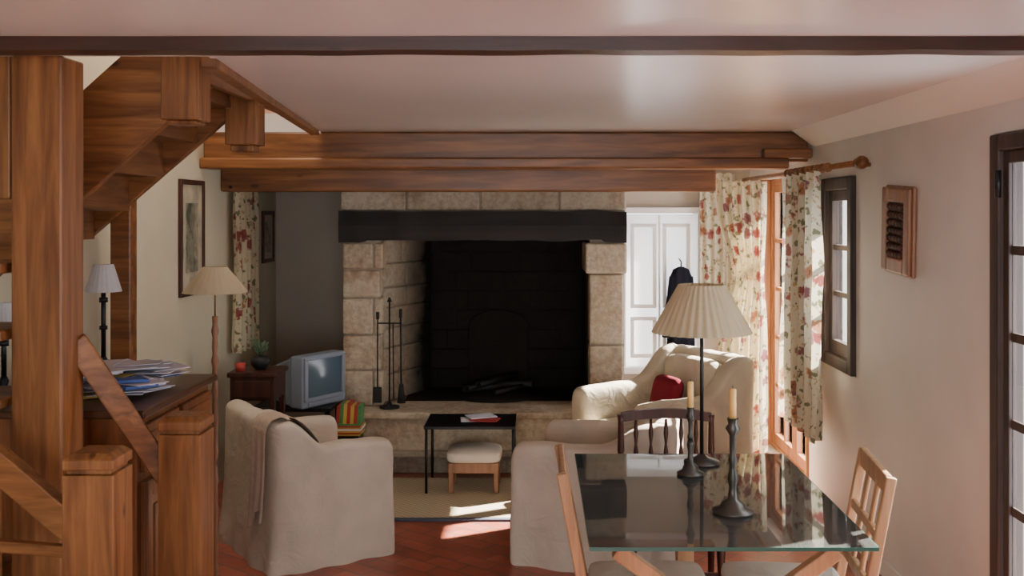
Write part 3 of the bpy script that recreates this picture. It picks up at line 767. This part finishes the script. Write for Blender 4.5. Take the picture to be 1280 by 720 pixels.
# ---------------------------------------------------------------- wall decorations
m,nt,b,o=newmat('botanical_print'); v=coords(nt); n=tnoise(nt,v,9,5,.6,1)
nt.links.new(ramp(nt,n,[(.35,(.38,.33,.22)),(.5,(.2,.19,.13)),(.62,(.08,.09,.06))]),b.inputs['Base Color']); M['print']=m
def frame_x(name,x,sgn,y0,y1,z0,z1,fw,fm,pm):
    a,c=(x,x+.02*sgn) if sgn>0 else (x+.02*sgn,x)
    L=[(a,c,y0,y0+fw,z0,z1),(a,c,y1-fw,y1,z0,z1),(a,c,y0+fw,y1-fw,z0,z0+fw),(a,c,y0+fw,y1-fw,z1-fw,z1)]
    k=(x,x+.008*sgn) if sgn>0 else (x-.008,x)
    k2=(x,x+.010*sgn) if sgn>0 else (x-.010,x)
    iy=(y1-y0)*.25; iz=(z1-z0)*.2
    group(name,[boxes('frame',L,fm,.003),box('mount',k[0],k[1],y0+fw,y1-fw,z0+fw,z1-fw,pm,0),
                box('print',k2[0],k2[1],y0+iy,y1-iy,z0+iz,z1-iz,'print',0)])
frame_x('picture_frame',XL,1,6.10,6.54,1.29,1.99,.03,'dark_v','iris')
frame_x('picture_frame',XL,1,7.95,8.28,1.40,1.80,.03,'dark_v','wall_b')
bm=bmesh.new()
addbox(bm,-.022,0,-.19,.19,-.21,.21,0)
fr=finish(bm,'board','rack',.02)
L=[(-.040,-.022,-.185,-.11,-.2,.2),(-.040,-.022,.11,.185,-.2,.2),(-.040,-.022,-.109,.109,.13,.2),(-.040,-.022,-.109,.109,-.2,-.13)]
fr2=boxes('raised_frame',L,'rack',.010)
bm=bmesh.new()
for r in range(7):
    for c in range(5):
        p=Vector((-.034,-.086+c*.043,-.112+r*.037))
        bmesh.ops.create_uvsphere(bm,u_segments=10,v_segments=6,radius=.017,matrix=Matrix.Translation(p)@Matrix.Diagonal((.9,1,.95,1)))
bd=finish(bm,'dark_beads','dark_v',0,True)
rb=box('recess_dark',-.026,-.022,-.11,.11,-.13,.13,'dark_v',0)
e=group('wall_rack',[fr,fr2,bd,rb],(XR,4.88,1.71),0)
e.rotation_euler=(math.radians(3),0,0)

# ---------------------------------------------------------------- lights
W=bpy.data.worlds.new('World'); SC.world=W; W.use_nodes=True
bg=W.node_tree.nodes['Background']; bg.inputs[0].default_value=(.90,.93,.98,1); bg.inputs[1].default_value=10.0
def area(name,loc,rot,sx,sy,power,col=(1,1,1),portal=False):
    l=bpy.data.lights.new(name,'AREA'); l.shape='RECTANGLE'; l.size=sx; l.size_y=sy; l.energy=power; l.color=col
    if portal: l.cycles.is_portal=True
    ob=bpy.data.objects.new(name,l); COL.objects.link(ob); ob.location=loc; ob.rotation_euler=rot; return ob
R90=math.radians(90)
area('portal_french',(2.02,7.25,1.03),(0,R90,0),2.0,1.4,1,portal=True)
area('portal_door',(2.02,3.4,1.04),(0,R90,0),2.08,1.0,1,portal=True)
area('portal_small',(2.02,5.88,1.45),(0,R90,0),1.06,.56,1,portal=True)
area('portal_rear',(-.15,YN-.22,1.325),(R90,0,0),3.3,1.65,1,portal=True)  # guides sky light through the added rear opening
area('stairwell_fill',(-1.6,5.2,3.45),(0,0,0),.6,1.0,30,(1,.9,.8))  # added fill lamp that keeps the upper stairwell walls from going dark
s=bpy.data.lights.new('sun','SUN'); s.energy=85; s.angle=.012; s.color=(1,.92,.80)
so=bpy.data.objects.new('sun',s); COL.objects.link(so)
so.rotation_euler=Vector((-1.9,-1.0,-1.55)).to_track_quat('-Z','Y').to_euler()

# ---------------------------------------------------------------- camera
c=bpy.data.cameras.new('camera'); c.lens=36.56; c.sensor_width=36; c.shift_x=-30/1280; c.shift_y=-96/1280; c.clip_start=.05
co=bpy.data.objects.new('camera',c); COL.objects.link(co); co.location=(0,0,1.8); co.rotation_euler=(R90,0,0)
SC.camera=co
